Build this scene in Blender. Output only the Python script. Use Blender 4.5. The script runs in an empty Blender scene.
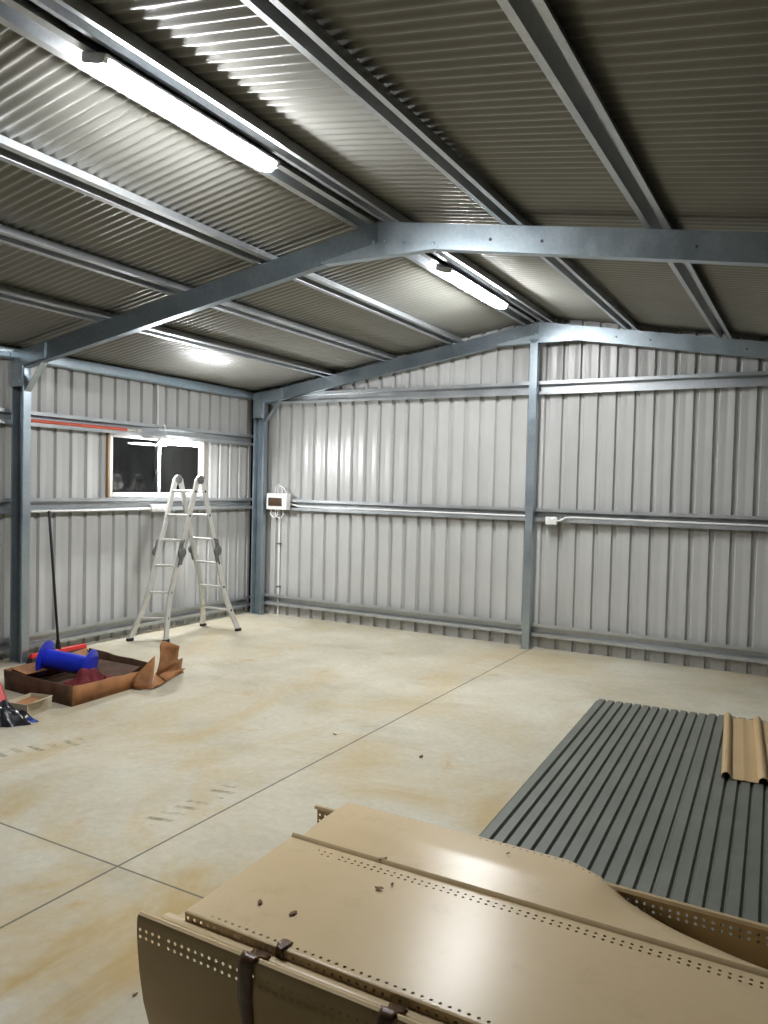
import bpy, bmesh, math, random
from mathutils import Vector, Matrix
random.seed(7)
C = bpy.context.scene.collection
SC = bpy.context.scene

# ------------------------------------------------------------------ camera model
F, YAW, PITCH, ROLL, EYE = 776.49, .5108, -.03339, .02412, 1.65
cy, sy = math.cos(YAW), math.sin(YAW)
FW = Vector((-sy*math.cos(PITCH), cy*math.cos(PITCH), math.sin(PITCH)))
R0 = Vector((cy, sy, 0)); U0 = R0.cross(FW)
RT = math.cos(ROLL)*R0 + math.sin(ROLL)*U0
UP = RT.cross(FW)
EYEP = Vector((0, 0, EYE))
def at(x, y, axis, val):
    """point of the room seen at photo pixel x, y on the plane axis = val"""
    r = RT*(x-384) - UP*(y-512) + FW*F
    return EYEP + r*((val-EYEP[axis])/r[axis])

# ------------------------------------------------------------------ materials
def newmat(name):
    m = bpy.data.materials.new(name); m.use_nodes = True
    nt = m.node_tree; b = nt.nodes['Principled BSDF']
    return m, nt, b
def ramp(nt, fac, stops):
    n = nt.nodes.new('ShaderNodeValToRGB')
    while len(n.color_ramp.elements) < len(stops): n.color_ramp.elements.new(.5)
    for e, (p, c) in zip(n.color_ramp.elements, stops):
        e.position = p; e.color = (*c, 1) if len(c) == 3 else c
    nt.links.new(fac, n.inputs[0]); return n.outputs[0]
def coords(nt, scale=(1, 1, 1), rot=(0, 0, 0)):
    t = nt.nodes.new('ShaderNodeTexCoord'); mp = nt.nodes.new('ShaderNodeMapping')
    mp.inputs['Scale'].default_value = scale; mp.inputs['Rotation'].default_value = rot
    nt.links.new(t.outputs['Object'], mp.inputs[0]); return mp.outputs[0]
def noise(nt, vec, scale, detail=4, rough=.55, dist=0):
    n = nt.nodes.new('ShaderNodeTexNoise')
    n.inputs['Scale'].default_value = scale; n.inputs['Detail'].default_value = detail
    n.inputs['Roughness'].default_value = rough; n.inputs['Distortion'].default_value = dist
    nt.links.new(vec, n.inputs['Vector']); return n.outputs[0]
def mixc(nt, fac, a, b, mode='MIX'):
    n = nt.nodes.new('ShaderNodeMix'); n.data_type = 'RGBA'; n.blend_type = mode
    for sock, v in ((n.inputs[0], fac), (n.inputs[6], a), (n.inputs[7], b)):
        if hasattr(v, 'is_linked'): nt.links.new(v, sock)
        elif isinstance(v, (int, float)): sock.default_value = v
        else: sock.default_value = (*v, 1)
    return n.outputs[2]
def math_(nt, op, a, b=0., c=None):
    n = nt.nodes.new('ShaderNodeMath'); n.operation = op
    for i, v in enumerate((a, b, c)):
        if v is None: continue
        if hasattr(v, 'is_linked'): nt.links.new(v, n.inputs[i])
        else: n.inputs[i].default_value = v
    return n.outputs[0]
def bump(nt, b, h, strength=.2, dist=.01):
    n = nt.nodes.new('ShaderNodeBump'); n.inputs['Strength'].default_value = strength
    n.inputs['Distance'].default_value = dist
    nt.links.new(h, n.inputs['Height']); nt.links.new(n.outputs[0], b.inputs['Normal'])
def simple(name, col, rough=.5, metal=0., var=.12, scale=8., bmp=0., spec=.5, stretch=(1, 1, 1)):
    m, nt, b = newmat(name)
    v = coords(nt, stretch); n = noise(nt, v, scale)
    lo = tuple(c*(1-var) for c in col); hi = tuple(min(1, c*(1+var)) for c in col)
    nt.links.new(ramp(nt, n, [(.3, lo), (.7, hi)]), b.inputs['Base Color'])
    b.inputs['Roughness'].default_value = rough; b.inputs['Metallic'].default_value = metal
    b.inputs['Specular IOR Level'].default_value = spec
    if bmp: bump(nt, b, noise(nt, v, scale*6), bmp, .004)
    return m
def emit(name, col, s):
    m, nt, b = newmat(name)
    b.inputs['Base Color'].default_value = (.9, .9, .9, 1)
    b.inputs['Emission Color'].default_value = (*col, 1); b.inputs['Emission Strength'].default_value = s
    return m

def galv_mat(name='galvanised_steel', lo=(.40, .46, .495), hi=(.455, .515, .55), metal=.85):
    m, nt, b = newmat(name)
    v = coords(nt)
    vo = nt.nodes.new('ShaderNodeTexVoronoi'); vo.inputs['Scale'].default_value = 60
    nt.links.new(v, vo.inputs['Vector'])
    n = noise(nt, v, 5, 5)
    a = ramp(nt, vo.outputs['Color'], [(.1, lo), (.9, hi)])
    c2 = ramp(nt, n, [(.3, (.82, .86, .9)), (.7, (1., 1., 1.))])
    nt.links.new(mixc(nt, 1., a, c2, 'MULTIPLY'), b.inputs['Base Color'])
    b.inputs['Metallic'].default_value = metal
    nt.links.new(ramp(nt, n, [(.3, (.30,)*3), (.7, (.42,)*3)]), b.inputs['Roughness'])
    return m
def floor_mat():
    m, nt, b = newmat('stained_concrete')
    v = coords(nt)
    base = ramp(nt, noise(nt, v, 1.1, 8, .6, .4), [(.3, (.43, .39, .29)), (.5, (.51, .475, .375)), (.72, (.60, .57, .475))])
    fine = ramp(nt, noise(nt, v, 22, 6, .7), [(.3, (.87, .87, .86)), (.7, (1.05, 1.05, 1.04))])
    col = mixc(nt, 1., base, fine, 'MULTIPLY')
    sq = nt.nodes.new('ShaderNodeSeparateXYZ'); nt.links.new(v, sq.inputs[0])
    mr = nt.nodes.new('ShaderNodeMapRange'); nt.links.new(sq.outputs[1], mr.inputs[0])
    for i_, q_ in ((1, 1.6), (2, 5.0), (3, .9), (4, .38)): mr.inputs[i_].default_value = q_
    near = mr.outputs[0]
    y1 = ramp(nt, noise(nt, coords(nt, (1, .75, 1), (0, 0, .5)), .95, 6, .62, .8), [(.47, (0,)*3), (.66, (1,)*3)])
    col = mixc(nt, math_(nt, 'MULTIPLY', y1, near), col, (.42, .285, .09))
    y2 = ramp(nt, noise(nt, coords(nt, (1.1, .9, 1), (0, 0, 2.)), 2.6, 5, .6, .5), [(.63, (0,)*3), (.74, (1,)*3)])
    col = mixc(nt, math_(nt, 'MULTIPLY', y2, .5), col, (.40, .22, .06))
    g1 = ramp(nt, noise(nt, coords(nt, (.7, 1.5, 1), (0, 0, 1.)), 1.6, 7, .7, .3), [(.56, (0,)*3), (.75, (1,)*3)])
    col = mixc(nt, math_(nt, 'MULTIPLY', g1, .4), col, (.26, .25, .20))
    # saw cut joints
    sp = nt.nodes.new('ShaderNodeSeparateXYZ'); nt.links.new(v, sp.inputs[0])
    X, Y = sp.outputs[0], sp.outputs[1]
    jx = math_(nt, 'LESS_THAN', math_(nt, 'ABSOLUTE', math_(nt, 'SUBTRACT', X, -2.556)), .006)
    jy = math_(nt, 'LESS_THAN', math_(nt, 'ABSOLUTE', math_(nt, 'SUBTRACT', Y, 2.308)), .005)
    jy = math_(nt, 'MULTIPLY', jy, 1.)
    j = math_(nt, 'MAXIMUM', jx, jy)
    # muddy tyre tread prints in two short runs
    def tread(cx, c_y, ang, ln, wd, pitch):
        ca, sa = math.cos(ang), math.sin(ang)
        dx = math_(nt, 'SUBTRACT', X, cx); dy = math_(nt, 'SUBTRACT', Y, c_y)
        u = math_(nt, 'ADD', math_(nt, 'MULTIPLY', dx, ca), math_(nt, 'MULTIPLY', dy, sa))
        w = math_(nt, 'ADD', math_(nt, 'MULTIPLY', dx, -sa), math_(nt, 'MULTIPLY', dy, ca))
        inu = math_(nt, 'LESS_THAN', math_(nt, 'ABSOLUTE', u), ln/2)
        inw = math_(nt, 'LESS_THAN', math_(nt, 'ABSOLUTE', w), wd/2)
        skew = math_(nt, 'ADD', u, math_(nt, 'MULTIPLY', w, .35))
        bars = math_(nt, 'LESS_THAN', math_(nt, 'FRACT', math_(nt, 'DIVIDE', skew, pitch)), .38)
        r = math_(nt, 'MULTIPLY', math_(nt, 'MULTIPLY', inu, inw), bars)
        blot = ramp(nt, noise(nt, v, 9, 3, .6), [(.42, (0,)*3), (.62, (1,)*3)])
        return math_(nt, 'MULTIPLY', r, blot)
    t1 = math_(nt, 'MAXIMUM', tread(-2.73, 2.98, 1.5, .62, .13, .085), tread(-4.12, 3.05, 1.1, .6, .13, .1))
    col = mixc(nt, math_(nt, 'MULTIPLY', t1, .75), col, (.17, .145, .085))
    col = mixc(nt, math_(nt, 'MULTIPLY', j, .85), col, (.10, .09, .075))
    nt.links.new(col, b.inputs['Base Color'])
    nt.links.new(ramp(nt, noise(nt, v, 3, 5), [(.3, (.62,)*3), (.7, (.8,)*3)]), b.inputs['Roughness'])
    b.inputs['Specular IOR Level'].default_value = .25
    bump(nt, b, noise(nt, v, 40, 6, .7), .08, .005)
    return m
def sheet_paint(name, lo, hi, rough, scale=2.5, dirt=None, dirt_amt=.0, spec=.5):
    m, nt, b = newmat(name)
    v = coords(nt)
    col = ramp(nt, noise(nt, v, scale, 5), [(.3, lo), (.7, hi)])
    if dirt:
        d = ramp(nt, noise(nt, coords(nt, (1, 1, 1), (0, 0, .7)), 7, 8, .72), [(.55, (0,)*3), (.75, (1,)*3)])
        col = mixc(nt, math_(nt, 'MULTIPLY', d, dirt_amt), col, dirt)
    nt.links.new(col, b.inputs['Base Color'])
    b.inputs['Roughness'].default_value = rough; b.inputs['Specular IOR Level'].default_value = spec
    return m
def glass_mat():
    m, nt, b = newmat('window_glass')
    b.inputs['Base Color'].default_value = (.9, .93, .92, 1)
    b.inputs['Transmission Weight'].default_value = 1; b.inputs['Roughness'].default_value = .01
    b.inputs['IOR'].default_value = 1.36
    return m
def screen_mat():
    m, nt, b = newmat('fly_screen_mesh')
    b.inputs['Base Color'].default_value = (.05, .046, .04, 1); b.inputs['Roughness'].default_value = .6
    b.inputs['Alpha'].default_value = .5
    return m

M = {}
M['galv'] = galv_mat()
M['floor'] = floor_mat()
M['galv_dark'] = galv_mat('dark_galvanised_steel', (.24, .28, .305), (.285, .33, .355), .85)  # same steel with a darker base colour, used on the left rafters
M['zinc'] = galv_mat('zinc_coated_strip', (.50, .515, .52), (.56, .57, .57), .7)
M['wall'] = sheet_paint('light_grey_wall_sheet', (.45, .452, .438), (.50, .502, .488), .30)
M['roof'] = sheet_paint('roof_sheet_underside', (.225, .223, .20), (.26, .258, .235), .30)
M['beige'] = sheet_paint('beige_steel_paint', (.575, .445, .265), (.62, .485, .295), .26, 3, (.34, .25, .14), .3, .2)
M['tan'] = sheet_paint('tan_steel_paint', (.47, .33, .16), (.52, .37, .19), .4)
M['grey'] = sheet_paint('dark_grey_steel_paint', (.112, .121, .098), (.148, .157, .130), .42, 3, (.21, .21, .18), .35)
M['white'] = simple('white_plastic', (.78, .78, .76), .4, var=.03)
M['frame'] = simple('pale_window_frame', (.72, .72, .68), .4, var=.04)
M['timber'] = simple('raw_timber_reveal', (.27, .18, .10), .6, var=.25, scale=14, stretch=(1, 1, .08))
M['smoke'] = simple('brown_smoked_cover', (.07, .042, .025), .2, var=.1)
M['alu'] = simple('aluminium', (.70, .69, .65), .38, .55, .06, 20)
M['hinge'] = simple('dark_cast_hinge', (.17, .17, .165), .5, .4, .4, 60)
M['rubber'] = simple('black_rubber', (.018, .018, .018), .6)
M['black'] = simple('black_handle', (.012, .012, .013), .35)
M['red'] = simple('red_plastic', (.55, .02, .018), .4, var=.1)
M['redpole'] = simple('faded_red_paint', (.62, .11, .06), .45, var=.15)
M['blue'] = simple('blue_plastic', (.012, .03, .50), .35, var=.15)
M['card'] = simple('brown_cardboard', (.29, .125, .045), .75, var=.35, scale=7, bmp=.2)
M['card_dark'] = simple('dark_brown_cardboard', (.085, .040, .018), .8, var=.5, scale=9, bmp=.2)  # darker brown for the tray's base, front and rear walls and one flap
M['card_pale'] = simple('pale_carton', (.55, .47, .34), .7, var=.12)
M['maroon'] = simple('maroon_cloth', (.15, .016, .022), .85, var=.35, scale=18, bmp=.3)
M['bagblack'] = simple('black_plastic_film', (.014, .014, .018), .28, var=.3)
M['bagblue'] = simple('blue_plastic_film', (.02, .06, .30), .3)
M['tape'] = simple('brown_packing_tape', (.115, .065, .035), .32, var=.35, scale=25)
M['leaf'] = simple('dry_leaf', (.16, .075, .03), .8, var=.5, scale=40)
M['bristle'] = simple('dark_bristles', (.03, .025, .022), .9, var=.5, scale=80)
M['glass'] = glass_mat(); M['screen'] = screen_mat()
M['tube'] = emit('led_diffuser', (.97, .985, 1.), 66.)
M['tubew'] = emit('led_diffuser_by_window', (.97, .985, 1.), 175.)

# ------------------------------------------------------------------ mesh helpers
class MB:
    def __init__(s): s.v = []; s.f = []; s.sm = []
    def add(s, vs, fs, smooth=False):
        o = len(s.v); s.v += [tuple(v) for v in vs]
        for f in fs: s.f.append(tuple(i+o for i in f)); s.sm.append(smooth)
        return s
    def box(s, lo, hi, bev=0.):
        bm = bmesh.new(); bmesh.ops.create_cube(bm, size=1)
        lo = Vector(lo); hi = Vector(hi); c = (lo+hi)/2; d = hi-lo
        for v in bm.verts: v.co = Vector((v.co.x*d.x, v.co.y*d.y, v.co.z*d.z))+c
        if bev: bmesh.ops.bevel(bm, geom=bm.edges[:], offset=bev, segments=2, affect='EDGES', profile=.5)
        bm.verts.index_update()
        s.add([v.co for v in bm.verts], [[v.index for v in f.verts] for f in bm.faces]); bm.free(); return s
    def obox(s, c, axes, half, bev=0.):
        t = MB().box([-h for h in half], half, bev)
        a = [Vector(x).normalized() for x in axes]; c = Vector(c)
        s.add([c+a[0]*p[0]+a[1]*p[1]+a[2]*p[2] for p in t.v], t.f); return s
    def sweep(s, prof, p0, p1, ax, ay, closed=True):
        p0, p1, ax, ay = Vector(p0), Vector(p1), Vector(ax), Vector(ay); n = len(prof)
        vs = [p0+ax*u+ay*v for u, v in prof]+[p1+ax*u+ay*v for u, v in prof]
        fs = [(i, (i+1) % n, (i+1) % n+n, i+n) for i in range(n if closed else n-1)]
        if closed: fs += [tuple(range(n))[::-1], tuple(range(n, 2*n))]
        s.add(vs, fs); return s
    def tube(s, pts, r, n=10, caps=True, rs=None):
        pts = [Vector(p) for p in pts]; rings = []; a = None
        for i, p in enumerate(pts):
            t = ((pts[i+1]-p).normalized() if i+1 < len(pts) else Vector())+((p-pts[i-1]).normalized() if i else Vector())
            t.normalize()
            if a is None: a = t.orthogonal().normalized()
            else: a = (a-t*a.dot(t)).normalized()
            b = t.cross(a); rr = rs[i] if rs else r
            rings.append([p+(a*math.cos(6.28318*k/n)+b*math.sin(6.28318*k/n))*rr for k in range(n)])
        o = [q for rg in rings for q in rg]
        fs = [(i*n+k, i*n+(k+1) % n, (i+1)*n+(k+1) % n, (i+1)*n+k) for i in range(len(pts)-1) for k in range(n)]
        s.add(o, fs, True)
        if caps: s.add(rings[0], [tuple(range(n))[::-1]]); s.add(rings[-1], [tuple(range(n))])
        return s
    def lathe(s, p0, p1, prof, n=24):
        """prof: list of (t along p0->p1 in metres, radius)"""
        p0, p1 = Vector(p0), Vector(p1); d = (p1-p0).normalized(); a = d.orthogonal().normalized(); b = d.cross(a)
        vs = [p0+d*t+(a*math.cos(6.28318*k/n)+b*math.sin(6.28318*k/n))*r for t, r in prof for k in range(n)]
        fs = [(i*n+k, i*n+(k+1) % n, (i+1)*n+(k+1) % n, (i+1)*n+k) for i in range(len(prof)-1) for k in range(n)]
        fs += [tuple(range(n))[::-1], tuple(range((len(prof)-1)*n, len(prof)*n))]
        s.add(vs, fs); return s
    def build(s, name, mat, parent=None, smooth=None, angle=35, solid=0., bev=0., recalc=True, loc=None):
        me = bpy.data.meshes.new(name); me.from_pydata([tuple(v) for v in s.v], [], s.f)
        for m in (mat if isinstance(mat, (list, tuple)) else [mat]): me.materials.append(m)
        if recalc:
            bm = bmesh.new(); bm.from_mesh(me); bmesh.ops.recalc_face_normals(bm, faces=bm.faces); bm.to_mesh(me); bm.free()
        o = bpy.data.objects.new(name, me); C.objects.link(o)
        if parent is not None:
            o.parent = parent; o.matrix_parent_inverse = parent.matrix_world.inverted() if False else Matrix.Translation(-parent.location)
        if solid:
            md = o.modifiers.new('thickness', 'SOLIDIFY'); md.thickness = solid; md.offset = 0
        if bev:
            md = o.modifiers.new('edge', 'BEVEL'); md.width = bev; md.segments = 2; md.limit_method = 'ANGLE'
        if smooth is not False:
            for p in me.polygons: p.use_smooth = True
            me.set_sharp_from_angle(angle=math.radians(angle))
        return o
def tag(o, label, cat, group=None):
    o['label'] = label; o['category'] = cat
    if group: o['group'] = group
    return o
def thing(name, loc, label, cat, group=None):
    o = bpy.data.objects.new(name, None); C.objects.link(o); o.location = loc; o.empty_display_size = .1
    return tag(o, label, cat, group)
def struct(o): o['kind'] = 'structure'; return o
def outline(pl, t):
    """closed outline of a bent strip of thickness t"""
    n = len(pl); out = []
    for i in range(n):
        p = Vector(pl[i]); d1 = (Vector(pl[i])-Vector(pl[i-1])).normalized() if i else None
        d2 = (Vector(pl[i+1])-p).normalized() if i+1 < n else None
        d1 = d1 or d2; d2 = d2 or d1
        n1 = Vector((-d1.y, d1.x)); n2 = Vector((-d2.y, d2.x)); m = (n1+n2).normalized()
        out.append(p+m*(t/max(.4, m.dot(n1))))
    return [tuple(p) for p in pl]+[tuple(p) for p in reversed(out)]
HAT = outline([(-.066, .010), (-.068, 0), (-.035, 0), (-.027, .066), (.027, .066), (.035, 0), (.068, 0), (.066, .010)], .0025)

# ------------------------------------------------------------------ the shell
SL = .166; RX = -2.56; RZ = 3.36          # roof slope, ridge x, steel plane height at the ridge
XL, XR, YB, YF = -6.36, 1.28, 7.856, -1.6  # sheet faces
def zroof(x): return RZ-SL*abs(x-RX)

struct(MB().box((XL-.15, YF-.15, -.15), (XR+.15, YB+.15, 0)).build('floor', M['floor'], smooth=False))

PER = [(-.028, 0), (-.016, .030), (.014, .030), (.026, 0), (.062, 0), (.074, .0022), (.100, .0022), (.112, 0)]
def wall_us(u0, u1, per, phase):
    k0 = int((u0-phase)/per)-2; k1 = int((u1-phase)/per)+2; r = []
    for k in range(k0, k1):
        for du, v in PER: r.append((phase+k*per+du, v))
    return [p for p in r if u0 <= p[0] <= u1]
def wall(name, us, pt, tops, hole=None):
    """us: (u, depth) columns; tops(u) = top height; hole = (u0, u1, z0, z1)"""
    mb = MB()
    us = list(us)
    if hole:
        for h in hole[:2]: us.append((h, 0.))
        us.sort(); us = [p for p in us if not any(0 < abs(p[0]-h) < .004 for h in hole[:2])]
    zs = [0., hole[2], hole[3]] if hole else [0.]
    rows = []
    for u, v in us: rows.append([pt(u, v, z) for z in zs]+[pt(u, v, tops(u))])
    n = len(rows[0])
    vs = [p for r in rows for p in r]; fs = []
    for i in range(len(rows)-1):
        mid = (us[i][0]+us[i+1][0])/2
        for j in range(n-1):
            if hole and j == 1 and hole[0] < mid < hole[1]: continue
            fs.append((i*n+j, (i+1)*n+j, (i+1)*n+j+1, i*n+j+1))
    mb.add(vs, fs)
    return struct(mb.build(name, M['wall'], recalc=False, angle=20))
WY0, WY1, WZ0, WZ1 = at(109, 480, 0, -6.34).y, at(203, 480, 0, -6.34).y, 1.47, 2.135
wall('wall_back', wall_us(XL, XR, .181, -2.317), lambda u, v, z: (u, YB+v, z), lambda u: zroof(u)+.075)
wall('wall_left', wall_us(YF, YB, .1785, 4.733), lambda u, v, z: (XL-v, u, z), lambda u: zroof(XL)+.07, (WY0, WY1, WZ0, WZ1))


# corrugated roof, both slopes in one sheet-metal skin
mb = MB(); P = .0675; n = int((YB-YF+.4)/P*8)
for xa, xb in ((XL-.12, RX), (RX, XR+.12)):
    vs = []; fs = []
    for i in range(n+1):
        y = YF-.2+i*P/8; w = .0085*math.sin(6.28318*y/P)
        for x in (xa, xb): vs.append((x, y, zroof(x)+.0795+w))
    fs = [(2*i, 2*i+2, 2*i+3, 2*i+1) for i in range(n)]
    mb.add(vs, fs)
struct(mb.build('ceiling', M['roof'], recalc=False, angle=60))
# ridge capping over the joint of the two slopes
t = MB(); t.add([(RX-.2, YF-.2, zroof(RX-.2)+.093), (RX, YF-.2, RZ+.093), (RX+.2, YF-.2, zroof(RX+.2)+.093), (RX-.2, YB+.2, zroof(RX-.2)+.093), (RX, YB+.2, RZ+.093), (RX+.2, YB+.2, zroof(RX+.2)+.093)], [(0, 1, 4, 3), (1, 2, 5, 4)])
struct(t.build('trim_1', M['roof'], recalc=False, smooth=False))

# ------------------------------------------------------------------ steelwork
def hexbolt(mb, p, d, r=.011, h=.009):
    p = Vector(p); d = Vector(d).normalized()
    mb.lathe(p, p+d, [(0, r*1.5), (.0025, r*1.5), (.0026, r), (h, r), (h+.001, r*.7)], 6)
def cprof(h, b, lip, t=.003):
    """C section: web at u=0, flanges along +u, height from 0 down to -h"""
    return outline([(b, -lip), (b, 0), (0, 0), (0, -h), (b, -h), (b, -h+lip)], t)
def portal(y, dpt, label, x_cols, out):
    t = thing('portal_frame', (RX, y, 0), label, 'roof frame')
    pr = cprof(dpt, .066, .016)
    for sgn in (-1, 1):
        xe = -6.13 if sgn < 0 else 1.02
        MB().sweep(pr, (RX, y, RZ), (xe, y, zroof(xe)), (0, 1, 0), (0, 0, 1)).build('rafter', M['galv_dark'] if sgn < 0 else M['galv'], t, angle=25)
    # columns (the open side of the section faces the bay in front)
    for xc, sgn in x_cols:
        top = zroof(xc)-.03
        pl = [(-.02*0+.0, 0)]
        sec = outline([(.018*sgn, .0), (0, 0), (0, .084), (-.152*sgn, .084), (-.152*sgn, 0), (-.134*sgn, 0)], .003)
        c = MB().sweep(sec, (xc, y, 0), (xc, y, top), (1, 0, 0), (0, 1, 0))
        c.build('column', M['galv'], t, angle=25)
        b = MB().box((min(xc-.152*sgn, xc+.018*sgn), y+.006, 0), (max(xc-.152*sgn, xc+.018*sgn), y+.078, .006))
        b.build('base_plate', M['galv'], t)
        # haunch bracket: plates over the column head and the rafter heel
        xo = xc-.152*sgn
        br = MB()
        br.box((min(xo, xc)-.004, y-.010, top-.29), (max(xo, xc)+.004, y-.002, top+.005), .002)
        br.box((min(xc, xc+.006*sgn), y-.01, top-.26), (max(xc, xc+.006*sgn), y+.08, top-.12), .001)
        xx = xc+.30*sgn
        br.add([(xc-.15*sgn, y-.010, top-.13), (xc-.15*sgn, y-.010, top+.02), (xx, y-.010, zroof(xx)-.012), (xx, y-.010, zroof(xx)-dpt+.012),
                (xc-.15*sgn, y-.003, top-.13), (xc-.15*sgn, y-.003, top+.02), (xx, y-.003, zroof(xx)-.012), (xx, y-.003, zroof(xx)-dpt+.012)],
               [(0, 1, 2, 3), (4, 5, 6, 7), (0, 1, 5, 4), (1, 2, 6, 5), (2, 3, 7, 6), (3, 0, 4, 7)])
        br.build('haunch_bracket', M['galv'], t)
        for q in ((-.04, -.05), (-.11, -.05), (-.04, -.17), (-.11, -.17), (-.04, -.25), (-.11, -.25)):
            bm_ = MB(); hexbolt(bm_, (xc+q[0]*sgn, y-.010, top+q[1]), (0, -1, 0)); bm_.build('bolt', M['galv'], t)
        # diagonal knee brace from column to rafter
        kb = MB(); a = Vector((xc-.006*sgn, y+.015, top-.335)); b_ = Vector((xc+.235*sgn, y+.015, zroof(xc+.235*sgn)-dpt+.012))
        d = (b_-a).normalized(); pp = Vector((-d.z, 0, d.x))
        ang = outline([(0, .0), (0, .062), (.03, .062)], .003)
        kb.sweep(ang, a, b_, pp*sgn, (0, 1, 0)); kb.build('knee_brace', M['galv'], t, angle=25)
    # apex plate closing the angle below the ridge
    zb = RZ-dpt-SL*.42+.004; ya = y-.006
    pts = [(RX-.44, zb+.006), (RX-.44, zroof(RX-.44)-dpt+.022), (RX, RZ-dpt+.022), (RX+.44, zroof(RX+.44)-dpt+.022), (RX+.44, zb+.006), (RX+.41, zb), (RX-.41, zb)]
    ap = MB(); k = len(pts)
    ap.add([(x, ya, z) for x, z in pts]+[(x, ya+.004, z) for x, z in pts], [tuple(range(k)), tuple(range(k, 2*k))]+[(i, (i+1) % k, (i+1) % k+k, i+k) for i in range(k)])
    ap.box((RX-.41, ya, zb-.003), (RX+.41, ya+.062, zb))
    ap.build('apex_plate', M['galv'], t, angle=25)
    for dx, dz in ((-.03, -.06), (.05, -.06), (.19, -.06), (.40, -.06)):
        z = RZ-.10-SL*abs(dx)+dz*.4
        b = MB(); hexbolt(b, (RX+dx, ya, z), (0, -1, 0), .010); b.build('bolt', M['galv'], t)
    # a few factory holes and bolts along the web
    for x in (-1.78, -1.46, -.62, -4.3):
        b = MB(); hexbolt(b, (x, y, zroof(x)-dpt*.55), (0, -1, 0), .007, .005); b.build('bolt', M['hinge'], t)
    return t
portal(4.40, .158, 'grey galvanised portal frame crossing the middle of the shed nearest the camera', [(-6.122, 1)], 1)
portal(7.70, .145, 'far galvanised portal frame standing against the ribbed gable wall', [(-6.065, 1)], 1)

# gable post in the middle of the back wall
gp = thing('steel_post', (-2.60, 7.69, 0), 'upright galvanised post in the middle of the back wall under the ridge', 'post')
sec = outline([(.058, .07), (.074, .07), (.074, 0), (0, 0), (0, .07), (.016, .07)], .003)
MB().sweep(sec, (-2.640, 7.697, 0), (-2.640, 7.697, 3.19), (1, 0, 0), (0, 1, 0)).build('post_section', M['galv'], gp, angle=25)
MB().box((-2.66, 7.695, 0), (-2.55, 7.765, .006)).build('base_plate', M['galv'], gp)

# roof purlins: top hat sections lying on the rafters
def purlin(x, label, tilt=True):
    s = SL if x < RX else -SL
    u = Vector((1, 0, s)).normalized(); v = Vector((-u.z, 0, u.x))
    p = Vector((x, 0, zroof(x)+.001))
    o = MB().sweep(HAT, p+Vector((0, YF, 0)), p+Vector((0, 7.83, 0)), u, v).build('purlin', M['zinc'], angle=25)
    return tag(o, label, 'purlin', 'roof purlins')
for x, lab in ((-2.655, 'left of the two steel purlins paired at the ridge, beside the lit tubes'),
               (-2.465, 'right of the two steel purlins paired at the ridge'),
               (-3.485, 'steel roof purlin left of the ridge lights, one side of it lit bright'),
               (-4.30, 'middle one of three steel purlins on the left roof slope'),
               (-5.12, 'lowest steel purlin of the left roof slope, nearest the window wall'),
               (-1.64, 'first steel purlin right of the ridge pair, next to the brightly lit roof sheet'),
               (-.815, 'steel purlin running across the dim right roof slope, furthest right')):
    purlin(x, lab)
# eave purlin along the top of the window wall
o = MB().sweep(outline([(.064, -.018), (.064, -.004), (.060, 0), (.008, 0), (0, -.006), (0, -.088), (.012, -.102), (.058, -.102), (.064, -.098), (.064, -.084)], .003), (-6.280, YF, 2.800), (-6.280, 7.80, 2.800), (-1, 0, 0), (0, 0, 1)).build('eave_purlin', M['galv'], angle=25)
tag(o, 'galvanised eave purlin along the top of the left window wall', 'purlin')

# wall girts: top hats between sheet and columns
def girt_left(z, label):
    o = MB().sweep(HAT, (-6.277, YF, z), (-6.277, 7.78, z), (0, 0, 1), (-1, 0, 0)).build('girt', M['zinc'], angle=25)
    tag(o, label, 'girt', 'wall girts')
girt_left(2.187, 'upper girt of the left wall, above the window, holding the red pole')
girt_left(1.394, 'middle girt of the left wall right under the window')
girt_left(.150, 'lowest girt of the left wall near the floor behind the ladder')
def girt_back(x0, x1, z, label, dz=0):
    o = MB().sweep(HAT, (x0, 7.782, z), (x1, 7.782, z), (0, 0, 1), (0, 1, 0)).build('girt', M['zinc'], angle=25)
    tag(o, label, 'girt', 'wall girts')
for x0, x1, side in ((-6.26, -2.602, 'left'), (-2.598, 1.2, 'right')):
    girt_back(x0, x1, 2.700, 'top girt of the back wall, %s of the centre post' % side)
    girt_back(x0, x1, 1.392, 'middle girt of the back wall, %s of the centre post' % side + (', beside the switchboard' if side == 'left' else ', beside the power outlet'))
    girt_back(x0, x1, .195, 'bottom girt of the back wall, %s of the centre post' % side)

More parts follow.
